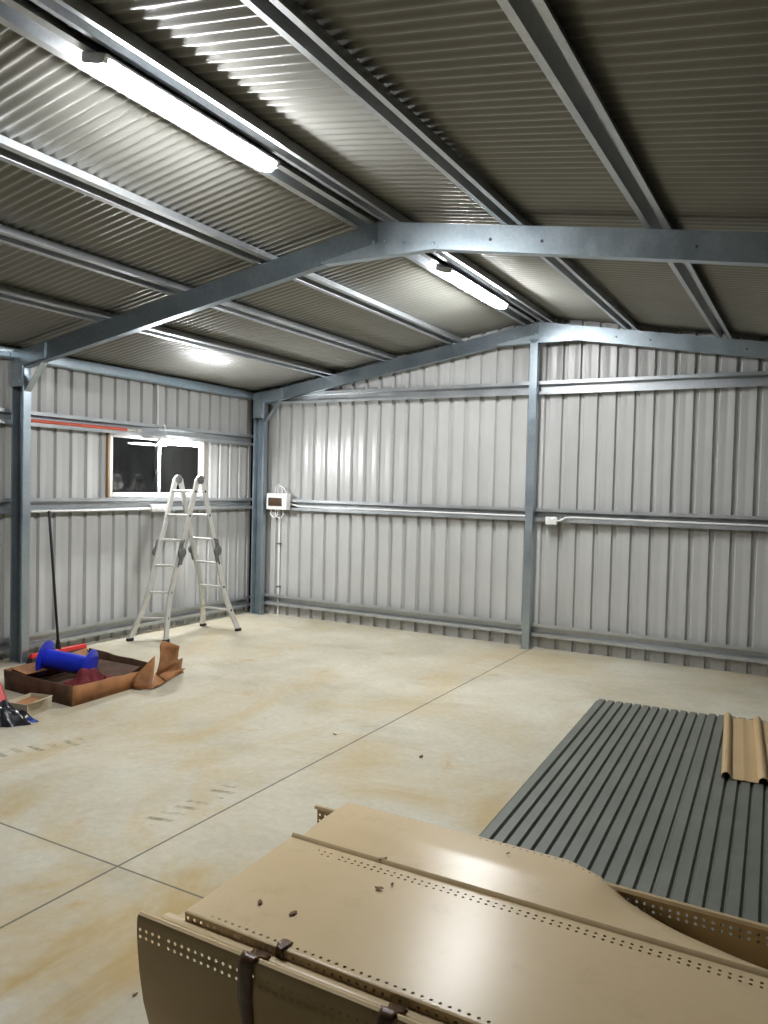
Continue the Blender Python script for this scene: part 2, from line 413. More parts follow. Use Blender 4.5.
# ------------------------------------------------------------------ window
w = struct(bpy.data.objects.new('window_1', None)); C.objects.link(w); w.location = (XL, 6.28, WZ0)
xo, xi = XL-.03, XL+.028
mb = MB()
mb.box((xo, WY0+.005, WZ0-.005), (xi, WY1+.01, WZ0+.028), .003); mb.box((xo, WY0+.005, WZ1-.028), (xi, WY1+.01, WZ1+.005), .003)
mb.box((xo, WY0+.005, WZ0+.02), (xi, WY0+.018, WZ1-.02), .003); mb.box((xo, WY1-.016, WZ0+.02), (xi, WY1+.005, WZ1-.02), .003)
mb.build('window_frame', M['frame'], w)
mb = MB(); mb.box((XL-.02, WY0-.024, WZ0-.004), (xi+.002, WY0+.005, WZ1+.002), .002); mb.box((XL-.02, WY1+.004, WZ0), (xi+.002, WY1+.02, WZ1+.002), .002)
mb.build('timber_reveal', M['timber'], w)
def sash(name, y0, y1, x):
    m = MB(); a, b = WZ0+.026, WZ1-.026
    m.box((x-.012, y0, a), (x+.012, y0+.022, b), .002); m.box((x-.012, y1-.034, a), (x+.012, y1, b), .002)
    m.box((x-.012, y0+.03, a), (x+.012, y1-.03, a+.022), .002); m.box((x-.012, y0+.03, b-.022), (x+.012, y1-.03, b), .002)
    s = m.build('sash', M['frame'], w)
    p = MB().box((x-.002, y0+.018, a+.018), (x+.002, y1-.03, b-.018)).build('pane', M['glass'], w)
    p.parent = s; p.matrix_parent_inverse = Matrix.Translation(-w.location) if False else s.matrix_parent_inverse @ Matrix()
    p.parent = s; p.matrix_parent_inverse = Matrix()
    return s
sash('sash', WY0+.018, at(160, 480, 0, -6.34).y, -6.345)
sash('sash', at(155, 480, 0, -6.37).y, WY1-.016, -6.372)
MB().box((-6.398, at(155, 480, 0, -6.39).y, WZ0+.03), (-6.396, WY1-.02, WZ1-.03)).build('fly_screen', M['screen'], w)
MB().box((-6.334, at(155.5, 473, 0, -6.33).y-.012, 1.69), (-6.318, at(155.5, 473, 0, -6.33).y+.012, 1.76), .004).build('latch', M['black'], w)

# ------------------------------------------------------------------ lights
def batten(y0, y1, x, z, label, nrm, group, mat, end=.035, wid=.052, dep=.052):
    """LED batten running along y; nrm = direction it shines"""
    t = thing('batten_light', (x, (y0+y1)/2, z), label, 'light', group)
    nrm = Vector(nrm).normalized(); side = Vector((0, 1, 0)).cross(nrm)
    base = Vector((x, 0, z))
    hp = [(-wid, 0), (wid, 0), (wid, .010), (wid*.92, .0135), (-wid*.92, .0135), (-wid, .010)]
    MB().sweep(hp, base+Vector((0, y0, 0)), base+Vector((0, y1, 0)), side, nrm).build('housing', M['white'], t, angle=25)
    dp = [(wid*.90*math.copysign(abs(math.cos(a))**.45, math.cos(a)), .014+dep*math.sin(a)**.6) for a in [math.pi*k/12 for k in range(13)]]
    MB().sweep(dp, base+Vector((0, y0+end, 0)), base+Vector((0, y1-end, 0)), side, nrm).build('diffuser', mat, t, angle=50)
    ep = [(wid*.96*math.copysign(abs(math.cos(a))**.45, math.cos(a)), .0138+dep*.55*math.sin(a)**.6) for a in [math.pi*k/12 for k in range(13)]]
    for a, b in ((y0, y0+end), (y1-end, y1)):
        MB().sweep(ep, base+Vector((0, a, 0)), base+Vector((0, b, 0)), side, nrm).build('end_cap', M['white'], t, angle=50)
    return t
zl = zroof(-2.56)-.021
batten(2.15, 3.28, -2.572, zl, 'lit LED batten under the ridge on the camera side of the near portal frame', (-.30, 0, -1), 'ridge lights', M['tube'], .022, .072)
batten(5.44, 6.68, -2.572, zl, 'lit LED batten under the ridge beyond the near portal frame', (-.30, 0, -1), 'ridge lights', M['tube'], .022, .072)
bw = batten(6.01, 6.62, -6.13, 2.09, 'short lit batten fixed above the window on the left wall', (.45, 0, -1), None, M['tubew'], .02, .034, .034)
MB().box((-6.278, 5.92, 2.098), (-6.115, 6.30, 2.118), .003).build('mounting_bracket', M['white'], bw)

# ------------------------------------------------------------------ electrical fittings
sb = thing('switchboard', (-5.83, 7.78, 1.33), 'small white switchboard with brown cover on back wall girt by the corner', 'switchboard')
MB().box((-5.985, 7.690, 1.328), (-5.680, 7.780, 1.528), .006).build('enclosure', M['white'], sb)
MB().box((-5.955, 7.683, 1.372), (-5.750, 7.6905, 1.474), .003).build('cover', M['smoke'], sb)
MB().tube([(-5.86, 7.76, 1.52), (-5.87, 7.755, 1.58), (-5.83, 7.75, 1.625), (-5.77, 7.75, 1.60), (-5.72, 7.76, 1.52)], .008, 8).build('cable', M['white'], sb)
MB().tube([(-5.91, 7.76, 1.52), (-5.90, 7.76, 1.60), (-5.86, 7.77, 1.64), (-5.82, 7.785, 1.60), (-5.80, 7.76, 1.52)], .007, 8).build('cable', M['white'], sb)
MB().tube([(-5.95, 7.76, 1.34), (-5.97, 7.75, 1.27), (-5.91, 7.745, 1.225), (-5.85, 7.75, 1.26), (-5.86, 7.76, 1.335)], .008, 8).build('cable', M['white'], sb)
MB().tube([(-5.90, 7.76, 1.34), (-5.88, 7.75, 1.24), (-5.81, 7.75, 1.22), (-5.77, 7.755, 1.27), (-5.79, 7.76, 1.335)], .007, 8).build('cable', M['white'], sb)
cd = thing('conduit', (-5.885, 7.83, 0), 'thin pale conduit running down from the switchboard to the floor', 'conduit')
MB().tube([(-5.885, 7.835, .0), (-5.885, 7.835, .9), (-5.885, 7.835, 1.36)], .0125, 10).build('pipe', M['white'], cd)
for z in (.36, .90): MB().box((-5.915, 7.815, z-.008), (-5.855, 7.848, z+.008), .002).build('saddle', M['hinge'], cd)
c = MB().tube([(-5.69, 7.800, 1.40), (-5.55, 7.797, 1.374), (-4.2, 7.797, 1.373), (-2.62, 7.797, 1.373)], .011, 10).build('conduit', M['white'])
tag(c, 'pale conduit lying in the middle back girt between switchboard and centre post', 'conduit')
c = MB().tube([(-2.32, 7.758, 1.338), (-2.28, 7.755, 1.345), (-2.24, 7.765, 1.374), (-2.18, 7.795, 1.377), (-1., 7.797, 1.374), (1.1, 7.797, 1.374)], .011, 10).build('conduit', M['white'])
tag(c, 'pale conduit lying in the middle back girt right of the outlet', 'conduit')
def outlet(lo, hi, face, label):
    t = thing('power_outlet', [(a+b)/2 for a, b in zip(lo, hi)], label, 'power outlet')
    MB().box(lo, hi, .005).build('faceplate', M['white'], t)
    for k in (.3, .7):
        m = MB(); c = [l+(h-l)*f for l, h, f in zip(lo, hi, (k, .5, .68))]
        if face == 'y': m.box((c[0]-.009, lo[1]-.004, c[2]-.012), (c[0]+.009, lo[1]+.001, c[2]+.012), .002)
        else:
            c = [l+(h-l)*f for l, h, f in zip(lo, hi, (.5, k, .68))]
            m.box((hi[0]-.001, c[1]-.009, c[2]-.012), (hi[0]+.004, c[1]+.009, c[2]+.012), .002)
        m.build('switch', M['white'], t)
outlet((-2.442, 7.735, 1.298), (-2.322, 7.779, 1.377), 'y', 'white double power outlet on back wall girt just right of centre post')
outlet((-6.281, 6.045, 1.312), (-6.240, 6.265, 1.392), 'x', 'white double power outlet on left wall girt behind the ladder')
c = MB().tube([(-6.270, 4.6, 1.340), (-6.270, 5.3, 1.340), (-6.270, 6.045, 1.345)], .010, 10).build('conduit', M['white'])
tag(c, 'pale conduit along the left wall girt leading to the outlet behind the ladder', 'conduit')
c = MB().tube([(-6.345, 6.20, 2.70), (-6.345, 6.205, 2.5), (-6.345, 6.21, 2.26)], .012, 8).build('cable', M['white'])
tag(c, 'pale cable dropping down the left wall to the batten above the window', 'cable')
c = MB().tube([(-6.262, 6.22, 2.27), (-6.250, 6.23, 2.22), (-6.235, 6.24, 2.118)], .008, 8).build('cable', M['white'])
tag(c, 'short pale flex entering the back of the batten above the window', 'cable')

# red pole resting in the upper left girt
rp = thing('pole', (-6.29, 5.2, 2.17), 'long red pole with a silver end resting in the upper left wall girt', 'pole')
MB().tube([(-6.285, at(20, 420, 0, -6.285).y, 2.168), (-6.285, 5.72, 2.168)], .017, 12).build('shaft', M['redpole'], rp)
MB().lathe((-6.285, 5.72, 2.168), (-6.285, 5.95, 2.168), [(0, .019), (.03, .019), (.031, .013), (.13, .013), (.131, .022), (.19, .022), (.195, .015)], 14).build('end_fitting', M['alu'], rp)

# ------------------------------------------------------------------ ladder
def ladder():
    f1, f2 = Vector((-6.11, 5.643, 0)), Vector((-5.765, 5.80, 0))
    f3, f4 = Vector((-6.098, 6.711, 0)), Vector((-5.586, 6.713, 0))
    h1 = at(178, 480, 0, -6.05); h2 = at(200, 481, 0, -5.72); hz = 1.675
    h1.z = hz; h2.z = hz
    t = thing('step_ladder', ((h1+h2)/2).xy.to_3d(), 'folding aluminium ladder standing in an A shape in front of the window', 'ladder')
    ax = (h2-h1).normalized()
    for fa, fb in ((f1, f2), (f3, f4)):
        sgn = 1
        rails = []
        mid = (fa+fb)/2; out = (mid-(h1+h2)/2); out.z = 0; out.normalize()
        for f, h, s in ((fa, h1, -1), (fb, h2, 1)):
            top = h+out*.03
            # straight upper rail aims at a point narrower than the foot, then flares out
            kz = .40
            str_f = f-ax*s*.10
            k = str_f+(top-str_f)*(kz/hz)
            pts = [f+Vector((0, 0, .02)), f+(k-f)*.72, k+(top-k)*.04, k+(top-k)*.5, top]
            rails.append(pts)
            m = MB(); rings = []
            for i, p in enumerate(pts):
                tg = (pts[min(i+1, 4)]-pts[max(i-1, 0)]).normalized()
                a = ax*s; b = tg.cross(a).normalized(); a = b.cross(tg).normalized()
                rings.append([p+a*.0125+b*.030, p-a*.0125+b*.030, p-a*.0125-b*.030, p+a*.0125-b*.030])
            vs = [q for r in rings for q in r]; fs = [(4*i+j, 4*i+(j+1) % 4, 4*i+4+(j+1) % 4, 4*i+4+j) for i in range(4) for j in range(4)]
            fs += [(0, 1, 2, 3), (16, 17, 18, 19)]
            m.add(vs, fs); m.build('rail', M['alu'], t, bev=.004, angle=30)
            MB().obox(f+Vector((0, 0, .016)), (ax, out, Vector((0, 0, 1))), (.018, .036, .016), .005).build('foot', M['rubber'], t)
            # locking hinge half way down
            z = .905; p = top+(k-top)*((hz-z)/(hz-k.z))
            hb = MB(); a = ax*s
            hb.lathe(p+a*.012, p+a*.05, [(0, .050), (.006, .055), (.022, .055), (.026, .038), (.036, .030)], 16)
            hb.obox(p+a*.016+Vector((0, 0, .07)), (ax, out, (top-k).normalized()), (.006, .024, .06), .002)
            hb.obox(p+a*.016-Vector((0, 0, .07)), (ax, out, (top-k).normalized()), (.006, .024, .06), .002)
            hb.build('locking_hinge', M['hinge'], t)
        def on(r, z):
            for i in range(4):
                if r[i].z <= z <= r[i+1].z+1e-6:
                    u = (z-r[i].z)/(r[i+1].z-r[i].z); return r[i].lerp(r[i+1], u)
            return r[4]
        for z in (.235, .495, .765, 1.03, 1.29, 1.545):
            a, b = on(rails[0], z), on(rails[1], z)
            d = (b-a).normalized()
            rg = MB()
            rp_ = [(.015*math.cos(6.28318*k/12), .013*math.sin(6.28318*k/12)) for k in range(12)]
            u = d.cross(Vector((0, 0, 1))).normalized()
            rg.sweep(rp_, a, b, u, u.cross(d)); rg.build('rung', M['alu'], t, angle=40)
            for e, s in ((a, -1), (b, 1)):
                MB().lathe(e+d*s*.012, e+d*s*.017, [(0, .013), (.003, .013), (.004, .006)], 12).build('rung_plug', M['rubber'], t)
    for h, s in ((h1, -1), (h2, 1)):
        p = h+Vector((0, 0, -.005)); m = MB()
        m.lathe(p-ax*.020, p+ax*.020, [(0, .038), (.005, .048), (.035, .048), (.04, .038)], 20)
        m.lathe(p+ax*s*.018, p+ax*s*.04, [(0, .034), (.008, .034), (.009, .02), (.02, .018)], 14)
        m.build('top_hinge', M['hinge'], t)
ladder()

# ------------------------------------------------------------------ corner clutter
# broom leaning on the wall
hb = Vector((-6.05, 4.74, .085)); ht = at(49, 511, 0, -6.245)
br = thing('broom', (-6.05, 4.8, 0), 'broom with a red head and black handle leaning against the left wall', 'broom')
MB().tube([hb-Vector((0, 0, .01)), hb.lerp(ht, .5), ht], .0125, 12).build('handle', M['black'], br)
MB().lathe(hb-Vector((0, 0, .02)), ht, [(0, .024), (.04, .024), (.09, .017), (.1, .017)], 12).build('socket', M['black'], br)
m = MB(); y0, y1 = 4.44, 5.04
m.add([(-6.08, y0, .045), (-6.02, y0, .045), (-6.02, y1, .045), (-6.08, y1, .045), (-6.070, y0+.012, .085), (-6.03, y0+.012, .085), (-6.03, y1-.012, .085), (-6.070, y1-.012, .085)],
      [(0, 1, 2, 3), (4, 5, 6, 7), (0, 1, 5, 4), (1, 2, 6, 5), (2, 3, 7, 6), (3, 0, 4, 7)])
m.build('broom_head', M['red'], br, bev=.008)
m = MB(); m.add([(-6.095, y0-.01, 0), (-6.005, y0-.01, 0), (-6.005, y1+.01, 0), (-6.095, y1+.01, 0), (-6.078, y0+.01, .047), (-6.022, y0+.01, .047), (-6.022, y1-.01, .047), (-6.078, y1-.01, .047)],
      [(0, 1, 2, 3), (4, 5, 6, 7), (0, 1, 5, 4), (1, 2, 6, 5), (2, 3, 7, 6), (3, 0, 4, 7)])
m.build('bristles', M['bristle'], br)

def slab(poly, t):
    """polygon given as 3-D points, thickened by t along its normal"""
    P_ = [Vector(p) for p in poly]; n = (P_[1]-P_[0]).cross(P_[2]-P_[0]).normalized(); k = len(P_)
    m = MB(); m.add([p+n*t/2 for p in P_]+[p-n*t/2 for p in P_], [tuple(range(k)), tuple(range(k, 2*k))[::-1]]+[(i, (i+1) % k, (i+1) % k+k, i+k) for i in range(k)])
    return m
# shallow cardboard tray
A_ = Vector((-5.47, 3.80, 0)); B_ = Vector((-4.66, 3.765, 0)); D_ = Vector((-5.56, 4.66, 0)); E_ = Vector((-4.70, 4.58, 0))
tr = thing('cardboard_tray', ((A_+E_)/2), 'shallow brown cardboard tray on the floor below the broom, holding the blue spool', 'tray')
slab([A_+Vector((0, 0, .005)), B_+Vector((0, 0, .005)), E_+Vector((0, 0, .005)), D_+Vector((0, 0, .005))], .008).build('base', M['card_dark'], tr, smooth=False)
def traywall(a, b, h0, h1, mat, lean):
    nseg = 10; m = MB(); pl = []
    d = (b-a).normalized(); nn = Vector((d.y, -d.x, 0))
    vs = []; fs = []
    for i in range(nseg+1):
        u = i/nseg; p = a.lerp(b, u); h = h0+(h1-h0)*u+random.uniform(-.006, .006)
        w = random.uniform(-.006, .006)
        for z, off in ((0., 0.), (.5, .5), (1., 1.)):
            vs.append(p+Vector((0, 0, h*z+.001))+nn*(lean*off+w*off))
    fs = [(3*i+j, 3*i+3+j, 3*i+4+j, 3*i+1+j) for i in range(nseg) for j in (0, 1)]
    m.add(vs, fs); return m.build('side_wall', mat, tr, solid=.007, angle=50)
traywall(A_, B_, .155, .150, M['card_dark'], .01)
traywall(B_, E_, .150, .12, M['card'], .012)
traywall(E_, D_, .15, .16, M['card_dark'], .01)
traywall(D_, A_, .16, .155, M['card'], .01)
# folded flap of the rear wall, lying inside
slab([(-5.50, 3.86, .150), (-5.53, 4.55, .150), (-5.36, 4.55, .118), (-5.33, 3.88, .118)], .006).build('flap', M['card'], tr, smooth=False)
slab([(-5.30, 4.30, .03), (-4.80, 4.28, .03), (-4.78, 4.52, .13), (-5.32, 4.55, .12)], .006).build('flap', M['card_dark'], tr, smooth=False)

# crumpled cardboard beside the tray
cc = thing('torn_cardboard', (-4.62, 4.6, 0), 'crumpled brown cardboard with one flap standing up beside the tray', 'cardboard')
def crumple(poly, name, mat, n=5):
    a, b, c, d = [Vector(p) for p in poly]; vs = []
    nn = (b-a).cross(d-a).normalized()
    for i in range(n+1):
        for j in range(n+1):
            p = a.lerp(b, i/n).lerp(d.lerp(c, i/n), j/n)
            vs.append(p+nn*(random.uniform(-.008, .008)+.012*math.sin(3*i/n+5*j/n)))
    fs = [(i*(n+1)+j, (i+1)*(n+1)+j, (i+1)*(n+1)+j+1, i*(n+1)+j+1) for i in range(n) for j in range(n)]
    m = MB().add(vs, fs, True); return m.build(name, mat, cc, solid=.005, angle=40)
crumple([(-4.655, 4.34, .012), (-4.515, 4.385, .012), (-4.60, 4.52, .245), (-4.66, 4.37, .12)], 'crushed_side', M['card'])
crumple([(-4.515, 4.385, .012), (-4.575, 4.60, .012), (-4.66, 4.90, .05), (-4.63, 4.56, .10)], 'crushed_side', M['card'])
crumple([(-4.575, 4.60, .015), (-4.70, 4.95, .012), (-4.62, 4.82, .16), (-4.63, 4.56, .10)], 'crushed_side', M['card'])
crumple([(-4.63, 4.55, .08), (-4.62, 4.80, .14), (-4.60, 4.765, .285), (-4.625, 4.615, .350)], 'upright_flap', M['card'])

# blue spool
p0 = at(45, 658, 2, .20); p1 = p0+Vector((.89, .42, -.15)).normalized()*.38; L = (p1-p0).length
sp = thing('spool', (p0+p1)/2-Vector((0, 0, .17)), 'blue plastic spool lying on its side in the cardboard tray', 'spool')
MB().lathe(p0, p1, [(.006, .066), (.008, .078), (L-.008, .078), (L-.006, .066)], 28).build('core', M['blue'], sp)
for q, s in ((p0, 1), (p1, -1)):
    d = (p1-p0).normalized()*s
    MB().lathe(q-d*.006, q+d, [(0, .03), (.001, .134), (.004, .14), (.014, .14), (.017, .134), (.018, .07)], 36).build('flange', M['blue'], sp)

# maroon cloth
def lump(c, ax, ay, hgt, seed, name, mat, label, cat, nx=22, ny=14):
    rnd = random.Random(seed); ph = [rnd.uniform(0, 6) for _ in range(8)]; c = Vector(c)
    vs = []; fs = []
    for i in range(nx+1):
        for j in range(ny+1):
            u, v = i/nx*2-1, j/ny*2-1
            r = max(abs(u), abs(v)); ww = math.hypot(u, v) or 1
            s = r/ww*(1+.16*math.sin(5*math.atan2(v, u)+ph[0])+.09*math.sin(9*math.atan2(v, u)+ph[1]))
            z = hgt*(1-r**3)*(.75+.22*math.sin(5*u+ph[2]+2*v)+.16*math.sin(9*v+ph[3]+3*u)+.08*math.sin(14*u+ph[4]))
            vs.append(c+Vector(ax)*u*s+Vector(ay)*v*s+Vector((0, 0, max(.002, z))))
    fs = [(i*(ny+1)+j, (i+1)*(ny+1)+j, (i+1)*(ny+1)+j+1, i*(ny+1)+j+1) for i in range(nx) for j in range(ny)]
    n0 = len(vs); rim = [i*(ny+1) for i in range(nx+1)]+[nx*(ny+1)+j for j in range(1, ny+1)]+[i*(ny+1)+ny for i in range(nx-1, -1, -1)]+[j for j in range(ny-1, 0, -1)]
    fs.append(tuple(rim))
    m = MB().add(vs, fs, True).build(name, mat, angle=80)
    return tag(m, label, cat)
lump((-4.87, 4.12, .012), (.14, .19, 0), (.11, -.07, 0), .165, 4, 'cloth', M['maroon'], 'dark maroon cloth bundled in the tray next to the blue spool', 'cloth')

# small pale carton, black bag, red piece
ca = thing('small_carton', (-4.80, 3.50, 0), 'small pale open carton on the floor in front of the tray', 'carton')
cx, cy_ = -4.80, 3.52
cr = Matrix.Rotation(.25, 3, 'Z')
def cpt(x, y, z): v = cr @ Vector((x, y, 0)); return Vector((cx+v.x, cy_+v.y, z))
hw, hd, hh = .085, .12, .095
m = slab([cpt(-hw, -hd, .004), cpt(hw, -hd, .004), cpt(hw, hd, .004), cpt(-hw, hd, .004)], .005); m.build('base', M['card_pale'], ca, smooth=False)
q = [(-hw, -hd), (hw, -hd), (hw, hd), (-hw, hd)]
for i in range(4):
    a, b = q[i], q[(i+1) % 4]
    slab([cpt(*a, .002), cpt(*b, .002), cpt(b[0]*1.06, b[1]*1.06, hh), cpt(a[0]*1.06, a[1]*1.06, hh)], .004).build('side_wall', M['card_pale'], ca, smooth=False)
slab([cpt(hw*1.06, hd*.6, hh), cpt(hw*1.06, -hd, hh), cpt(hw*1.7, -hd, hh+.018), cpt(hw*1.75, hd*.5, hh+.02)], .003).build('flap', M['card_pale'], ca, smooth=False)
slab([cpt(-hw*.9, -hd*.9, .06), cpt(hw*.9, -hd*.9, .055), cpt(hw*.9, hd*.9, .065), cpt(-hw*.9, hd*.9, .075)], .004).build('inner_flap', M['card'], ca, smooth=False)
bg = lump((-4.775, 3.275, 0), (.19, .08, 0), (-.07, .15, 0), .12, 9, 'plastic_bag', M['bagblack'], 'crumpled black plastic bag on the floor at the left edge beside the small carton', 'bag')
lump((-4.61, 3.36, 0), (.05, .05, 0), (-.025, .03, 0), .035, 12, 'plastic_wrapper', M['bagblue'], 'small scrap of blue plastic sticking out beside the black bag', 'wrapper', 10, 8)
rj = thing('jerry_can', (-5.17, 3.46, 0), 'red plastic container cut off by the left edge beside the tray', 'container')
m = MB(); m.add([(-5.30, 3.30, 0), (-5.06, 3.30, 0), (-5.06, 3.56, 0), (-5.30, 3.56, 0), (-5.30, 3.31, .17), (-5.16, 3.31, .17), (-5.16, 3.55, .17), (-5.30, 3.55, .17)],
      [(0, 1, 2, 3), (4, 5, 6, 7), (0, 1, 5, 4), (1, 2, 6, 5), (2, 3, 7, 6), (3, 0, 4, 7)])
m.build('body', M['red'], rj, bev=.018)
MB().lathe((-5.23, 3.43, .168), (-5.23, 3.43, .2), [(0, .03), (.02, .03), (.022, .025)], 16).build('cap', M['black'], rj)

# ------------------------------------------------------------------ grey ribbed sheets
PIT = .0655
def ribbed(n, length, mat, name='ribbed_sheet'):
    prof = []
    for k in range(n):
        x = k*PIT
        prof += [(x+.004, .0), (x+.0125, 0), (x+.019, .017), (x+.062, .017)]
    prof += [(n*PIT+.004, 0), (n*PIT+.0125, 0)]
    prof = [(0, .002)]+prof
    return prof
SR = math.radians(2.55)
sx = Vector((math.cos(SR), math.sin(SR), 0)); sy_ = Vector((-math.sin(SR), math.cos(SR), 0))
S0 = Vector((-1.312, 3.27, 0))
def place_sheet(off, y0, y1, z, n, label):
    p = outline(ribbed(n, 1, None), -.0012)
    a = S0+sx*off+sy_*y0+Vector((0, 0, z)); b = S0+sx*off+sy_*y1+Vector((0, 0, z))
    o = MB().sweep(p, a, b, sx, (0, 0, 1)).build('ribbed_sheet', M['grey'], angle=20)
    tag(o, label, 'metal sheet', 'grey ribbed metal sheets on the floor')
DY = 2.76
for k in range(4):
    nm = ('topmost', 'second from the top', 'third from the top', 'bottom')[3-k]
    place_sheet(-.012-.004*(3-k), -.72, DY-.012*(3-k), .002+.0095*k, 13, 'long grey ribbed steel sheet, %s of the stack lying left' % nm)
for k in range(4):
    nm = ('topmost', 'second from the top', 'third from the top', 'bottom')[3-k]
    place_sheet(-.012+12*PIT, -.72, DY+.015-.012*(3-k), .0068+.0095*k, 12, 'long grey ribbed steel sheet, %s of the stack lying right' % nm)
# short tan offcut with round ribs
TR = math.radians(5.0); tx = Vector((math.cos(TR), math.sin(TR), 0)); ty = Vector((-math.sin(TR), math.cos(TR), 0))
T0 = Vector((-.425, 4.715, .057)); prof = []
for k in range(3):
    x = k*.19
    prof += [(x+.024-.024*math.cos(a), .034*math.sin(a)**.8 if 0 < a < 3.14 else 0) for a in [math.pi*i/10 for i in range(11)]]
    if k < 2: prof += [(x+.06, .0), (x+.105, .0), (x+.112, .003), (x+.126, .003), (x+.133, 0), (x+.16, 0)]
o = MB().sweep(outline(prof, .0016), T0, T0+ty*1.315, tx, (0, 0, 1)).build('roof_sheet_offcut', M['tan'], angle=30)
tag(o, 'short tan steel sheet offcut with round ribs lying on the grey sheets', 'metal sheet')

# ------------------------------------------------------------------ beige perforated panels in the foreground
HP = .0238
def perforated(x0, x1, path, rows, warp=None, r=.0047, sub=1):
    """sheet running along x; path(v) -> (y, z); rows: list of (v0, v1, 'h' or 'p')"""
    mb = MB(); nu = int((x1-x0)/HP); idx = {}
    def V(u, v):
        k = (round(u, 5), round(v, 5))
        if k not in idx:
            y, z = path(v); p = (x0+u*HP, y, z)
            if warp: p = warp(*p, v)
            idx[k] = len(mb.v); mb.v.append(p)
        return idx[k]
    for v0, v1, kind in rows:
        for u in range(nu):
            if kind == 'p':
                mb.f.append((V(u, v0), V(u+1, v0), V(u+1, v1), V(u, v1))); mb.sm.append(True)
            else:
                cu, cv = u+.5, (v0+v1)/2; ru = r/HP
                ring = [V(cu+ru*math.cos(math.radians(45*k)), cv+r*math.sin(math.radians(45*k))) for k in range(8)]
                co = [V(u+1, v1), V(u, v1), V(u, v0), V(u+1, v0)]       # at 45, 135, 225, 315 degrees
                for k in range(4):
                    a = 2*k+1
                    mb.f.append((co[k], co[(k+1) % 4], ring[(a+2) % 8], ring[(a+1) % 8], ring[a])); mb.sm.append(True)
    return mb
def rows_from(breaks):
    out = []
    for v0, v1, kind, n in breaks:
        for i in range(n): out.append((v0+(v1-v0)*i/n, v0+(v1-v0)*(i+1)/n, kind))
    return out
def polypath(pts):
    """arc-length parametrised polyline (y, z)"""
    ls = [0]
    for a, b in zip(pts, pts[1:]): ls.append(ls[-1]+math.hypot(b[0]-a[0], b[1]-a[1]))
    def f(v):
        for i in range(len(pts)-1):
            if v <= ls[i+1] or i == len(pts)-2:
                u = (v-ls[i])/max(1e-9, ls[i+1]-ls[i]); return (pts[i][0]+(pts[i+1][0]-pts[i][0])*u, pts[i][1]+(pts[i+1][1]-pts[i][1])*u)
    return f, ls
XE = 1.18
# outer trough: rolled rims, perforated sides, curved underside
ZT = .452
left = [(1.545, ZT-.012), (1.540, ZT-.003), (1.531, ZT), (1.523, ZT-.004), (1.520, ZT-.013)]
side = [(1.520, ZT-.10), (1.521, ZT-.16), (1.528, .20), (1.55, .11), (1.61, .03), (1.70, .004)]
pts = left+side+[(1.97, .004), (2.20, .004), (2.29, .03), (2.365, .12), (2.395, .22), (2.402, ZT-.16), (2.405, ZT-.013), (2.402, ZT-.004), (2.394, ZT), (2.386, ZT-.003), (2.382, ZT-.012)]
f, ls = polypath(pts)
i0 = 4
vh = ls[4]+.018
brk = [(ls[i], ls[i+1], 'p', 1) for i in range(4)]+[(ls[4], vh, 'p', 1), (vh, vh+2*HP*.85, 'h', 2), (vh+2*HP*.85, ls[5], 'p', 1)]
brk += [(ls[i], ls[i+1], 'p', 1) for i in range(5, len(pts)-6)]
j = len(pts)-6                     # segment running up the far side
vr = ls[j+1]-.018-2*HP*.85
brk += [(ls[j], vr, 'p', 1), (vr, vr+2*HP*.85, 'h', 2), (vr+2*HP*.85, ls[j+1], 'p', 1)]
brk += [(ls[i], ls[i+1], 'p', 1) for i in range(j+1, len(pts)-1)]
def wob(x, y, z, v):
    return (x+(.012*math.sin(9*z+1) if x < -1.5 else 0), y+(.004*math.sin(4*x+8*z) if .02 < z < .4 else 0), z)
o = perforated(-1.592, XE, f, rows_from(brk), wob).build('perforated_trough', M['beige'], recalc=False, angle=40)
tag(o, 'large beige steel trough with perforated upright sides under the beige top panels', 'metal panel')
# inner sheet nested in the trough
f, ls = polypath([(1.549, .27), (1.549, .408), (1.556, .424), (1.560, .431), (1.567, .434), (1.582, .434), (1.602, .429), (1.635, .402), (2.10, .398)])
brk = [(ls[i], ls[i+1], 'p', 1) for i in range(8)]
def notch(x, y, z, v):
    if x < -1.205 and v < ls[2]: y, z = 1.556, .424-.002*(ls[2]-v)
    return (x-.02*math.sin((y-1.5)*3.4), y, z)
o = perforated(-1.555, XE, f, rows_from(brk), notch).build('nested_sheet', M['beige'], recalc=False, angle=40)
tag(o, 'beige sheet nested in the trough, showing as a ledge along the front edge', 'metal panel')
# top panel nearest the camera
ZA = .457
f, ls = polypath([(1.592, ZA-.031), (1.591, ZA-.003), (1.595, ZA), (1.700, ZA), (2.06, ZA), (2.118, ZA), (2.121, ZA+.008), (2.127, ZA+.012), (2.133, ZA+.008), (2.134, ZA)])
brk = [(ls[0], ls[0]+.0015, 'p', 1), (ls[0]+.0015, ls[1], 'h', 1), (ls[1], ls[2], 'p', 1), (ls[2], ls[2]+.004, 'p', 1), (ls[2]+.004, ls[2]+.004+HP, 'h', 1), (ls[2]+.004+HP, ls[4], 'p', 6),
       (ls[4], ls[4]+2*HP*.8, 'h', 2), (ls[4]+2*HP*.8, ls[5], 'p', 1)]+[(ls[i], ls[i+1], 'p', 1) for i in range(5, 9)]
def bulge(x, y, z, v):
    return (x-.04*(y-1.59)*(1 if x < -1.3 else 0), y, z+.0015*math.sin(2.3*x+1)*math.sin((y-1.6)*5.5))
o = perforated(-1.495, XE, f, rows_from(brk), bulge).build('folded_steel_sheet', M['beige'], recalc=False, angle=40)
tag(o, 'wide beige steel panel on top nearest the camera, with two lines of small holes', 'metal panel')
